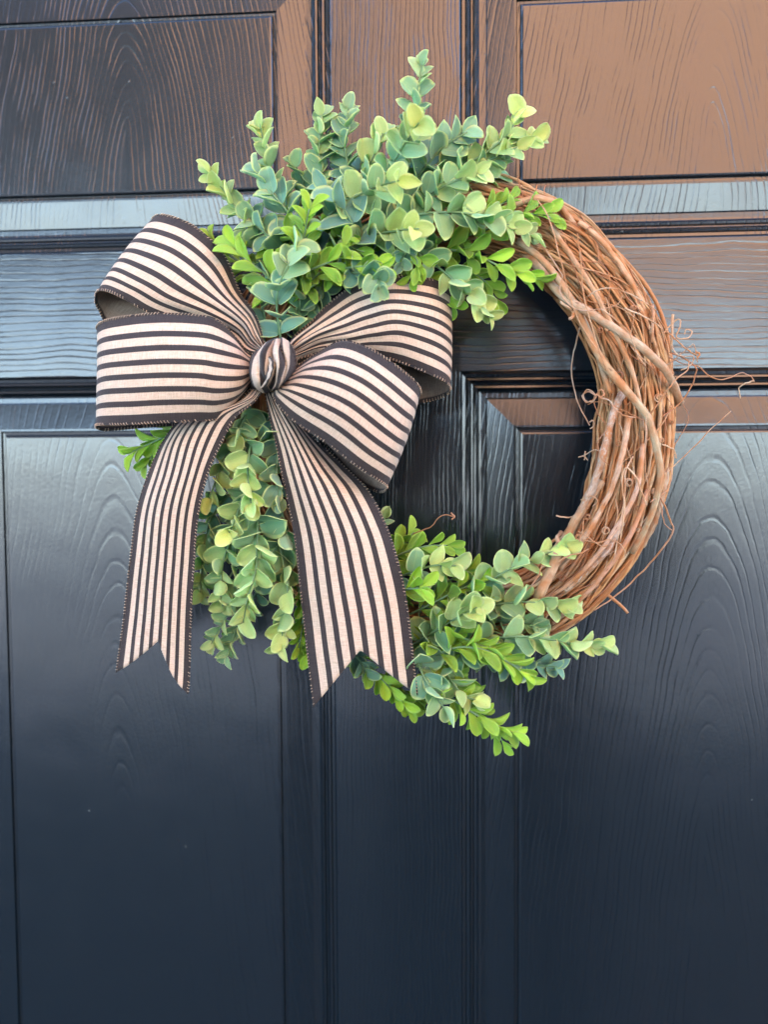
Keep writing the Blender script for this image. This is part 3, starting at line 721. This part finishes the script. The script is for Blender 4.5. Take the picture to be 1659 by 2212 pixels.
S('E', [(860, 500, 60), (920, 555, 74), (975, 600, 82), (1020, 640, 80), (1062, 684, 76)], 72, 42, .85, 'eucalyptus sprig drooping right of the upper right ribbon loop')
S('E', [(606, 735, 78), (600, 690, 84), (598, 640, 92), (612, 590, 96), (640, 548, 94)], 84, 58, .35, 'blue green eucalyptus sprig standing upright directly above the knot', grey=.35)
S('E', [(800, 580, 60), (770, 500, 80), (735, 440, 84), (700, 405, 82)], 84, 70, .05, 'dull blue green eucalyptus sprig with long hanging leaves in the middle of the top cluster', grey=.55)
S('E', [(680, 560, 60), (630, 470, 74), (590, 420, 76), (562, 378, 72)], 80, 56, .3, 'eucalyptus sprig with one big flat grey leaf, between the two leftmost upright sprigs', grey=.5)
S('E', [(640, 560, 66), (570, 500, 70), (530, 460, 64), (505, 430, 60)], 66, 40, .4, 'short eucalyptus sprig behind the farthest left one', grey=.3)
S('E', [(740, 590, 74), (780, 590, 90), (815, 602, 104), (818, 625, 108)], 58, 40, .3, 'small blue green eucalyptus sprig overlapping the top edge of the upper right ribbon loop', grey=.4)
S('E', [(860, 520, 66), (870, 550, 80), (868, 575, 90)], 52, 36, .3, 'small star shaped eucalyptus tip above the upper right ribbon loop', grey=.5)
S('E', [(690, 560, 50), (695, 620, 62), (675, 660, 66)], 58, 44, .2, 'short dark eucalyptus sprig hanging between the knot and the upper right ribbon loop', grey=.3)
S('E', [(640, 470, 40), (655, 400, 46), (640, 360, 50)], 62, 46, .1, 'dark brownish green eucalyptus sprig behind the upright sprigs at upper left')
S('E', [(820, 420, 40), (760, 360, 44), (720, 320, 48)], 62, 46, .2, 'dull eucalyptus sprig low behind the twin upright sprigs', grey=.3)
S('E', [(930, 440, 40), (970, 400, 48), (1060, 380, 50), (1085, 350, 54)], 62, 44, .45, 'eucalyptus sprig close to the door behind the upper right ones')
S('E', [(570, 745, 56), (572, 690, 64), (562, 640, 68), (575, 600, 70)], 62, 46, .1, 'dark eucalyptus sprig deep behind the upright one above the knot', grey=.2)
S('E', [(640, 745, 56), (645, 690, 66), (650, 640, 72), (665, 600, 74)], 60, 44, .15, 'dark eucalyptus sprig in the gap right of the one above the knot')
# --- top cluster: boxwood
S('B', [(640, 600, 70), (655, 530, 86), (662, 480, 94), (668, 452, 98)], 60, 46, .9, 'shiny lime boxwood sprig standing up in the middle of the top cluster')
S('B', [(620, 640, 66), (570, 590, 76), (530, 560, 80), (508, 535, 80)], 74, 56, .8, 'boxwood sprig with a large glossy leaf beside the upper left ribbon loop')
S('B', [(560, 600, 56), (510, 560, 60), (470, 530, 60), (452, 508, 60)], 56, 40, .9, 'boxwood tip peeping out above the edge of the upper left ribbon loop')
S('B', [(620, 600, 70), (690, 575, 90), (730, 555, 94), (745, 530, 94)], 64, 48, .6, 'olive green boxwood sprig bending right over the middle of the bow')
S('B', [(690, 590, 66), (740, 580, 86), (790, 575, 96), (822, 578, 98)], 58, 44, .7, 'glossy boxwood sprig ending above the left end of the upper right ribbon loop')
S('B', [(960, 520, 56), (1040, 500, 66), (1110, 470, 72), (1170, 462, 74), (1200, 478, 74)], 66, 44, .7, 'bright boxwood sprig reaching farthest right along the top of the bare vines')
S('B', [(930, 540, 56), (1010, 545, 70), (1080, 575, 78), (1125, 592, 78), (1148, 600, 76)], 66, 46, .9, 'bright boxwood sprig pointing right over the dark gap inside the ring')
S('B', [(930, 560, 50), (1000, 580, 62), (1050, 610, 66), (1070, 650, 66)], 58, 44, .4, 'darker boxwood sprig hanging inside the ring beside the drooping eucalyptus')
S('B', [(790, 520, 56), (850, 535, 74), (900, 560, 84), (890, 595, 86)], 58, 42, .5, 'boxwood sprig half hidden above the upper right ribbon loop')
S('B', [(700, 500, 56), (740, 520, 76), (770, 545, 84)], 56, 42, .6, 'short boxwood sprig under the long blue green leaves')
S('B', [(960, 460, 50), (1010, 470, 64), (1065, 450, 66), (1100, 432, 66)], 60, 44, .5, 'boxwood sprig behind the long eucalyptus at the right of the cluster')
S('B', [(620, 560, 50), (600, 530, 66), (625, 500, 76)], 56, 46, .5, 'olive boxwood sprig left of the upright lime one')
S('B', [(860, 560, 50), (930, 610, 66), (975, 650, 70)], 54, 40, .5, 'boxwood sprig tucked behind the right edge of the upper right ribbon loop')
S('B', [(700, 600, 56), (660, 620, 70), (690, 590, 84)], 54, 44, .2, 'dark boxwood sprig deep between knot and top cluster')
# --- left and lower middle cluster
S('B', [(420, 900, 50), (370, 935, 58), (320, 960, 62), (285, 975, 64)], 58, 46, .9, 'bright boxwood sprig poking out under the lower left ribbon loop')
S('B', [(400, 905, 46), (360, 935, 50), (325, 985, 54), (310, 1005, 54)], 54, 40, .6, 'boxwood tip lowest of the pair left of the left ribbon tail')
S('E', [(580, 900, 60), (545, 950, 76), (535, 1010, 88), (540, 1070, 94), (545, 1100, 96)], 68, 44, .9, 'lime eucalyptus sprig hanging right below the knot between the ribbon tails')
S('E', [(530, 940, 56), (485, 990, 70), (465, 1040, 78), (450, 1080, 78)], 62, 44, 1.0, 'yellow green eucalyptus sprig along the right edge of the left ribbon tail')
S('E', [(540, 1040, 60), (515, 1100, 80), (500, 1140, 86), (495, 1150, 90)], 62, 46, .9, 'short lime eucalyptus sprig with facing tip in the middle between the tails')
S('E', [(530, 1090, 50), (500, 1160, 66), (480, 1220, 74), (476, 1290, 74)], 66, 44, .7, 'eucalyptus sprig with folded olive leaves hanging near the left ribbon tail')
S('E', [(560, 1060, 60), (555, 1150, 78), (552, 1230, 86), (535, 1290, 88), (525, 1345, 86)], 80, 52, .9, 'longest eucalyptus sprig between the tails, its lime round leaves overlapping downward')
S('E', [(590, 1110, 56), (610, 1210, 70), (622, 1290, 76), (612, 1350, 76), (606, 1392, 76)], 74, 50, .85, 'eucalyptus sprig ending in lime leaves beside the left edge of the right ribbon tail')
S('E', [(560, 1240, 50), (510, 1300, 56), (475, 1355, 60), (455, 1392, 60)], 60, 38, .5, 'small eucalyptus sprig whose tip points left below the cluster between the tails')
S('E', [(560, 1270, 46), (525, 1330, 50), (500, 1385, 52), (488, 1420, 52)], 54, 38, .25, 'dark green eucalyptus tip lowest of the cluster between the tails')
S('E', [(590, 900, 66), (600, 960, 76), (598, 1030, 80), (604, 1090, 80)], 62, 50, .5, 'pale blue green eucalyptus sprig against the left edge of the right ribbon tail', grey=.5)
S('E', [(600, 1060, 60), (612, 1120, 72), (622, 1170, 76)], 62, 46, .3, 'eucalyptus sprig half hidden behind the right ribbon tail', grey=.5)
S('E', [(500, 1060, 50), (455, 1120, 56), (438, 1200, 58), (432, 1280, 58)], 64, 46, .4, 'dull eucalyptus sprig close to the right edge of the left ribbon tail')
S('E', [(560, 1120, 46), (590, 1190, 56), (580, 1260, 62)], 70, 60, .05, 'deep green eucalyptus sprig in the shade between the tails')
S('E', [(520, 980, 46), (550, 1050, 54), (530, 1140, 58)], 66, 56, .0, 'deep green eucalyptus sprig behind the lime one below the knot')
S('E', [(560, 1200, 50), (500, 1240, 62), (480, 1310, 66)], 62, 50, .75, 'eucalyptus sprig with yellowish leaves low between the tails')
S('E', [(540, 880, 66), (520, 920, 80), (512, 950, 84)], 60, 48, .6, 'short eucalyptus sprig just under the knot, tight to the left ribbon tail')
S('B', [(640, 1250, 50), (655, 1330, 60), (645, 1400, 64)], 52, 40, .9, 'bright boxwood sprig peeping out left of the right ribbon tail')
S('B', [(660, 1260, 50), (670, 1350, 56), (662, 1420, 58)], 50, 40, .6, 'boxwood sprig mostly behind the right ribbon tail')
# --- lower right cluster
S('E', [(800, 1180, 46), (822, 1140, 56), (835, 1108, 58)], 46, 34, .5, 'tiny eucalyptus tip peeping out right of the right ribbon tail')
S('B', [(820, 1220, 50), (870, 1195, 62), (920, 1180, 66), (965, 1178, 66)], 60, 46, .4, 'olive boxwood sprig with thin leaves at the upper end of the lower cluster')
S('B', [(810, 1200, 46), (860, 1175, 54), (895, 1150, 56)], 54, 44, .5, 'boxwood sprig pointing up beside the thin reddish tendril')
S('E', [(820, 1260, 56), (880, 1240, 74), (935, 1222, 82), (985, 1222, 86)], 66, 50, .75, 'pale eucalyptus sprig with paired round leaves beside the right ribbon tail')
S('B', [(820, 1290, 60), (870, 1275, 80), (905, 1270, 92)], 60, 52, .9, 'boxwood sprig with two fat lime leaves touching the right ribbon tail')
S('B', [(860, 1340, 56), (940, 1300, 70), (1000, 1270, 76), (1048, 1262, 76)], 70, 50, .4, 'large leaved boxwood sprig through the middle of the lower cluster')
S('B', [(880, 1310, 50), (950, 1265, 62), (1010, 1235, 66)], 56, 42, .5, 'boxwood sprig next to the inside edge of the lower cluster')
S('E', [(940, 1300, 56), (1030, 1270, 72), (1100, 1230, 80), (1160, 1205, 80), (1205, 1188, 80), (1238, 1180, 80)], 74, 42, .8, 'eucalyptus sprig with big pale round leaves ending on the bare vines')
S('E', [(880, 1400, 60), (945, 1360, 78), (995, 1330, 90), (1030, 1312, 98)], 74, 48, .85, 'eucalyptus sprig with cup shaped lime edged leaves facing out in the lower cluster')
S('E', [(960, 1340, 56), (1050, 1310, 70), (1130, 1300, 76), (1190, 1306, 76), (1240, 1308, 74)], 68, 46, .65, 'eucalyptus sprig pointing right, second from the top along the bare vines')
S('E', [(960, 1400, 56), (1060, 1380, 76), (1140, 1375, 82), (1210, 1385, 80), (1265, 1392, 78), (1308, 1392, 76)], 74, 44, .75, 'eucalyptus sprig reaching farthest right in the lower cluster')
S('E', [(1020, 1400, 46), (1090, 1425, 54), (1150, 1435, 58), (1205, 1440, 58)], 60, 42, .2, 'dull blue green eucalyptus sprig low under the farthest right one', grey=.6)
S('B', [(900, 1440, 60), (980, 1400, 82), (1050, 1405, 88), (1105, 1435, 88), (1140, 1462, 86)], 70, 50, .85, 'lime boxwood sprig curving out of the middle of the lower cluster')
S('B', [(900, 1400, 56), (970, 1370, 76), (1040, 1395, 84), (1080, 1405, 86)], 62, 48, .7, 'boxwood sprig lying above the curving lime one')
S('E', [(880, 1380, 60), (905, 1440, 78), (935, 1495, 84), (960, 1530, 84)], 78, 52, .5, 'pale grey green eucalyptus sprig hanging at the end of the right ribbon tail', grey=.3)
S('E', [(920, 1400, 56), (960, 1450, 72), (1000, 1500, 76), (1040, 1515, 76)], 70, 46, .7, 'eucalyptus sprig with pointed pale leaves left of the lowest boxwood')
S('B', [(930, 1450, 56), (980, 1510, 72), (1040, 1550, 76), (1085, 1572, 74), (1112, 1580, 72)], 66, 46, .9, 'lowest boxwood sprig of the wreath, bright green with its tip over the dark door')
S('B', [(960, 1440, 46), (1010, 1510, 56), (1060, 1570, 60), (1085, 1600, 60)], 58, 46, .85, 'boxwood sprig just behind the lowest one')
S('B', [(760, 1400, 50), (810, 1450, 58), (850, 1495, 62), (880, 1525, 62)], 60, 46, .9, 'bright boxwood sprig showing below the notch of the right ribbon tail')
S('E', [(750, 1390, 50), (775, 1425, 58), (795, 1455, 60)], 56, 42, .3, 'blue green eucalyptus sprig filling the notch of the right ribbon tail', grey=.5)
S('B', [(830, 1440, 46), (860, 1480, 52), (895, 1510, 54)], 54, 44, .3, 'dark boxwood sprig beyond the right tip of the right ribbon tail')
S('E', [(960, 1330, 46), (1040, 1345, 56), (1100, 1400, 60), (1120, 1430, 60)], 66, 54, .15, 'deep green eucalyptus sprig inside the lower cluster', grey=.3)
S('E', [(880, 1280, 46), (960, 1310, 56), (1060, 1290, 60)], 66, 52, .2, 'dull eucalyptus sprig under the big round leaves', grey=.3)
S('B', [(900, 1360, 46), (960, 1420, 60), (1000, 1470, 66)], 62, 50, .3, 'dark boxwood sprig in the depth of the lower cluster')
S('E', [(1000, 1320, 50), (1080, 1340, 62), (1170, 1350, 66)], 66, 46, .5, 'eucalyptus sprig between the two that point right in the lower cluster', grey=.2)

# ------------------------------------------------------------------ bow
bow = empty('ribbon_bow', P(590, 785, 90)); BL = bow.location.copy()
tag(bow, 'big knotted bow of black and cream striped linen ribbon on the left of the wreath', 'bow')
RW = .064
def ribbon(name, rows, nu=70, nv=42, v0=0., v1=1., ends=None, pucker=0.0, pk_len=.3, pk_n=4.5, wr=.0007, edges=(True, True), seed=0, label=None, squeeze=None):
    k = len(rows); J = len(rows[0])
    ctl = [[P(*p) for p in r] for r in rows]
    def S_(t, v):
        col = [cat_rom([ctl[i][j] for i in range(k)], t) for j in range(J)]
        return cat_rom(col, v * (J - 1))
    vs = []; uvs = []; rowlen = 0; prev = None
    grid = []
    for i in range(nu + 1):
        row = []
        for j in range(nv + 1):
            v = j / nv; te = (k - 1)
            if ends:
                a, vm, b, c = ends
                te = lerp(a, b, v / vm) if v < vm else lerp(b, c, (v - vm) / (1 - vm))
            t = te * i / nu
            p = S_(t, v)
            tt = t / (k - 1)
            if pucker:
                f = math.exp(-(tt / pk_len) ** 2)
                if not ends: f += math.exp(-((1 - tt) / .12) ** 2) * .5
                p = p + Vector((0, -1, 0)) * (pucker * f * (1.6 * abs(math.sin(v * pk_n * 3.1416 + 1.3 * math.sin(seed + tt * 4))) ** .7 - 1))
            p = p + Vector((0, -1, 0)) * (wr * 2.2 * noise.noise(Vector((tt * 5, v * 1.6, seed * 7.3)))) + Vector((noise.noise(Vector((tt * 9, v, seed + 50))), 0, noise.noise(Vector((tt * 9, v, seed + 80))))) * wr * .6
            row.append((p, t))
        grid.append(row)
    # along-length coordinate from a long reference grid so slanted ends do not shear the weave
    ref = [S_((k - 1) * a / 60, .5) for a in range(61)]; LL = [0]
    for a in range(60): LL.append(LL[-1] + (ref[a + 1] - ref[a]).length)
    def ulen(t):
        x = min(59.999, t / (k - 1) * 60); a = int(x); return (LL[a] + (LL[a + 1] - LL[a]) * (x - a)) / RW
    for i, row in enumerate(grid):
        for j, (p, t) in enumerate(row):
            vs.append(p - BL); uvs.append((ulen(t), lerp(v0, v1, j / nv)))
    fs = []
    for i in range(nu):
        for j in range(nv):
            a = i * (nv + 1) + j; fs.append((a, a + 1, a + nv + 2, a + nv + 1))
    n = len(vs)
    me0 = mesh(name, vs, fs, M_RF, uvs=uvs)
    nr = [v.normal.copy() for v in me0.vertices]
    # orient: front is the side facing -Y at the middle of the first half
    sm = sum((nr[(nu // 3) * (nv + 1) + j].y for j in range(nv + 1)))
    flip = sm > 0
    if flip: fs = [f[::-1] for f in fs]; nr = [-x for x in nr]
    bpy.data.meshes.remove(me0)
    th = .00045
    vs2 = vs + [v - nn * th for v, nn in zip(vs, nr)]
    f2 = fs + [tuple(n + a for a in f[::-1]) for f in fs]
    mi = [0] * len(fs) + [1] * len(fs)
    bd = list(range(nv + 1)) + [i * (nv + 1) + nv for i in range(1, nu + 1)] + [nu * (nv + 1) + j for j in range(nv - 1, -1, -1)] + [i * (nv + 1) for i in range(nu - 1, 0, -1)]
    for a, b in zip(bd, bd[1:] + bd[:1]):
        f2.append((b, a, n + a, n + b) if not flip else (a, b, n + b, n + a)); mi.append(0)
    o = link(name, mesh(name, vs2, f2, [M_RF, M_RB], uvs=uvs + uvs, mi=mi), bow)
    if label: o['label'] = label
    # wired edge and its overlock stitches
    for side, on in ((0, edges[0]), (nv, edges[1])):
        if not on: continue
        e = [grid[i][side][0] - BL for i in range(nu + 1)]
        inn = [grid[i][1 if side == 0 else nv - 1][0] - BL for i in range(nu + 1)]
        q, L = resample(e, int(max(20, nu * 1.2)))
        v, f, u = tube(q, .00042, 5, .25, seed)
        link('wired_edge', mesh('wired_edge', v, f, M_EDGE, uvs=u), o)
        step = .0021; m_ = int(L / step); qq, _ = resample(e, m_); qi, _ = resample(inn, m_)
        parts = []
        for a in range(m_):
            if random.random() < .12: continue
            c = qq[a]; out = (c - qi[a]).normalized(); tan = (qq[min(m_, a + 1)] - qq[max(0, a - 1)]).normalized(); nn = out.cross(tan)
            if nn.y > 0: nn = -nn
            d1 = c - out * random.uniform(.0009, .0015) + nn * .00055 + tan * .0004
            d2 = c + out * random.uniform(.0001, .0004) + nn * .0007
            d3 = c + out * random.uniform(.0004, .0007) - nn * .0002 - tan * .0003
            parts.append(tube([d1, d2, d3], .00026 * random.uniform(.7, 1.2), 4))
        V, Fc, U = join(parts)
        tag(link('stitching', mesh('stitching', V, Fc, M_STITCH, uvs=U), o), kind='stuff')
    return o
UL = [[(572, 745, 86), (568, 750, 90), (562, 756, 92), (556, 764, 90)], [(563, 708, 80), (550, 722, 92), (538, 738, 86), (528, 756, 86)],
 [(550, 676, 74), (531, 688, 90), (513, 708, 86), (495, 726, 78)], [(516, 628, 72), (485, 645, 88), (455, 675, 88), (420, 706, 78)],
 [(484, 550, 72), (430, 590, 90), (370, 640, 92), (324, 676, 84)], [(420, 490, 74), (365, 545, 88), (310, 605, 90), (262, 642, 86)],
 [(362, 466, 74), (305, 525, 79), (255, 580, 81), (222, 628, 80)], [(330, 470, 66), (278, 527, 69), (236, 585, 70), (205, 636, 70)],
 [(345, 500, 54), (290, 550, 53), (245, 605, 53), (212, 670, 56)], [(420, 545, 46), (370, 600, 46), (320, 650, 46), (262, 712, 50)],
 [(560, 740, 58), (550, 745, 58), (540, 752, 58), (530, 765, 60)]]
LLp = [[(556, 768, 86), (560, 785, 88), (560, 800, 88), (556, 815, 86)], [(528, 755, 86), (542, 785, 92), (544, 815, 92), (535, 842, 84)],
 [(497, 716, 90), (518, 775, 102), (520, 835, 102), (503, 882, 88)], [(466, 690, 98), (470, 765, 110), (470, 840, 110), (470, 906, 96)],
 [(425, 680, 102), (423, 757, 114), (422, 835, 114), (420, 909, 102)], [(330, 677, 104), (325, 757, 113), (322, 836, 113), (318, 914, 104)],
 [(240, 688, 97), (236, 765, 103), (232, 840, 103), (230, 917, 98)], [(210, 702, 84), (209, 775, 86), (207, 850, 86), (206, 920, 86)],
 [(222, 714, 70), (222, 785, 68), (222, 857, 68), (222, 929, 72)], [(300, 717, 62), (300, 785, 60), (300, 850, 60), (300, 924, 64)],
 [(430, 720, 60), (430, 780, 58), (430, 840, 58), (430, 905, 62)], [(550, 775, 68), (550, 785, 68), (550, 800, 68), (550, 812, 70)]]
UR = [[(612, 760, 86), (618, 766, 88), (618, 775, 88), (612, 785, 86)], [(632, 728, 80), (645, 742, 90), (648, 760, 86), (642, 778, 84)],
 [(672, 694, 76), (685, 716, 90), (692, 740, 84), (690, 765, 80)], [(712, 655, 74), (740, 690, 90), (755, 730, 90), (760, 765, 80)],
 [(765, 619, 76), (790, 668, 92), (805, 720, 92), (815, 768, 82)], [(840, 598, 80), (850, 655, 92), (862, 715, 92), (870, 785, 84)],
 [(925, 601, 80), (930, 668, 86), (933, 735, 86), (938, 812, 84)], [(968, 620, 72), (971, 690, 74), (971, 760, 74), (969, 832, 74)],
 [(973, 640, 60), (973, 710, 58), (973, 780, 58), (968, 852, 60)], [(930, 655, 50), (930, 720, 48), (930, 795, 48), (925, 866, 52)],
 [(850, 670, 46), (850, 730, 46), (850, 790, 46), (845, 872, 50)], [(700, 720, 54), (700, 745, 54), (700, 775, 54), (700, 800, 56)],
 [(620, 765, 64), (620, 770, 64), (620, 780, 64), (620, 790, 66)]]
LR = [[(612, 800, 88), (608, 812, 90), (604, 825, 90), (600, 838, 88)], [(640, 792, 92), (625, 815, 100), (608, 838, 100), (590, 848, 94)],
 [(690, 760, 96), (660, 800, 110), (628, 842, 110), (594, 866, 100)], [(740, 736, 98), (712, 800, 116), (680, 862, 116), (630, 906, 104)],
 [(792, 750, 100), (767, 820, 118), (738, 890, 118), (700, 953, 106)], [(850, 785, 100), (826, 860, 114), (798, 935, 114), (765, 1003, 106)],
 [(893, 820, 94), (872, 897, 104), (848, 970, 104), (815, 1036, 100)], [(908, 842, 84), (890, 912, 88), (865, 982, 88), (835, 1052, 88)],
 [(900, 856, 70), (880, 926, 68), (855, 994, 68), (820, 1064, 72)], [(850, 838, 62), (830, 905, 60), (805, 978, 60), (768, 1036, 64)],
 [(760, 800, 60), (740, 850, 60), (720, 900, 60), (700, 960, 62)], [(615, 800, 70), (612, 810, 70), (608, 820, 70), (604, 830, 70)]]
TL = [[(548, 838, 84), (553, 840, 88), (558, 843, 92), (566, 848, 92)], [(500, 872, 82), (522, 866, 96), (538, 862, 102), (550, 868, 100)],
 [(398, 900, 66), (425, 898, 80), (462, 896, 96), (512, 899, 98)], [(352, 953, 74), (380, 948, 90), (426, 944, 96), (481, 952, 94)],
 [(318, 1030, 80), (358, 1025, 92), (404, 1020, 95), (450, 1022, 92)], [(292, 1120, 82), (335, 1115, 91), (382, 1112, 93), (428, 1115, 90)],
 [(277, 1230, 80), (324, 1228, 86), (371, 1226, 88), (418, 1230, 86)], [(262, 1360, 74), (312, 1360, 80), (362, 1362, 82), (411, 1365, 80)],
 [(249, 1453, 70), (303, 1455, 76), (356, 1458, 78), (408, 1460, 76)], [(243, 1500, 68), (298, 1502, 74), (352, 1503, 76), (404, 1506, 74)]]
TR = [[(572, 850, 86), (580, 848, 86), (590, 848, 86), (600, 850, 84)], [(578, 880, 86), (592, 880, 90), (608, 880, 90), (625, 885, 84)],
 [(589, 930, 84), (615, 930, 92), (645, 935, 90), (675, 945, 78)], [(604, 1000, 84), (645, 1000, 92), (690, 1005, 92), (745, 1010, 76)],
 [(617, 1060, 84), (665, 1062, 94), (725, 1062, 94), (797, 1063, 80)], [(633, 1145, 84), (695, 1148, 94), (763, 1148, 94), (836, 1140, 84)],
 [(645, 1240, 82), (712, 1243, 92), (785, 1240, 92), (866, 1237, 86)], [(655, 1330, 80), (727, 1333, 90), (805, 1330, 90), (882, 1325, 86)],
 [(666, 1430, 78), (741, 1430, 86), (818, 1430, 86), (894, 1427, 84)], [(677, 1528, 76), (753, 1528, 84), (828, 1528, 84), (903, 1520, 82)]]
KN = [[(588, 752, 84), (600, 742, 88), (612, 740, 88), (626, 752, 82)], [(592, 740, 104), (603, 731, 112), (618, 733, 110), (633, 748, 98)],
 [(583, 764, 114), (600, 758, 121), (622, 760, 116), (641, 776, 96)], [(588, 797, 116), (603, 796, 122), (622, 796, 116), (637, 806, 96)],
 [(586, 828, 106), (596, 832, 112), (608, 830, 108), (620, 826, 96)], [(578, 842, 88), (590, 845, 88), (600, 844, 88), (612, 838, 84)]]
KW = [[(582, 742, 84), (590, 734, 90), (598, 730, 92), (606, 734, 92)], [(550, 764, 92), (562, 750, 106), (580, 740, 112), (602, 742, 108)],
 [(537, 795, 92), (546, 786, 108), (565, 774, 117), (594, 782, 112)], [(536, 826, 88), (548, 828, 104), (566, 826, 112), (588, 820, 106)],
 [(552, 848, 80), (564, 850, 88), (576, 849, 90), (590, 840, 86)]]
KX = [[(566, 772, 104), (572, 768, 112), (580, 766, 114), (588, 772, 106)], [(578, 790, 114), (584, 784, 122), (592, 780, 122), (600, 782, 112)],
 [(572, 815, 112), (580, 812, 121), (588, 808, 121), (596, 806, 112)], [(558, 838, 100), (566, 838, 108), (574, 836, 108), (582, 832, 102)]]
ribbon('ribbon_loop', UL, pucker=.0042, seed=1, nu=90)
ribbon('ribbon_loop', LLp, pucker=.0022, pk_len=.14, seed=2, nu=90)
ribbon('ribbon_loop', UR, pucker=.0042, pk_len=.25, seed=3, nu=90)
ribbon('ribbon_loop', LR, pucker=.0022, pk_len=.12, seed=4, nu=90)
ribbon('ribbon_tail', TL, ends=(8.0, .54, 7.2, 8.85), pucker=.002, pk_len=.2, seed=5, nu=80)
ribbon('ribbon_tail', TR, ends=(9.0, .51, 7.73, 8.8), pucker=.002, pk_len=.2, seed=6, nu=80)
ribbon('knot', KW, v0=0, v1=.27, nu=40, nv=26, pucker=.0042, pk_len=2, pk_n=1.7, seed=7, edges=(True, False))
ribbon('knot', KN, v0=.67, v1=1, nu=40, nv=30, pucker=.0046, pk_len=2, pk_n=2.4, seed=8, edges=(False, True))
ribbon('knot', KX, v0=.30, v1=.55, nu=30, nv=20, pucker=.0016, pk_len=2, pk_n=1.3, seed=9, edges=(False, False))
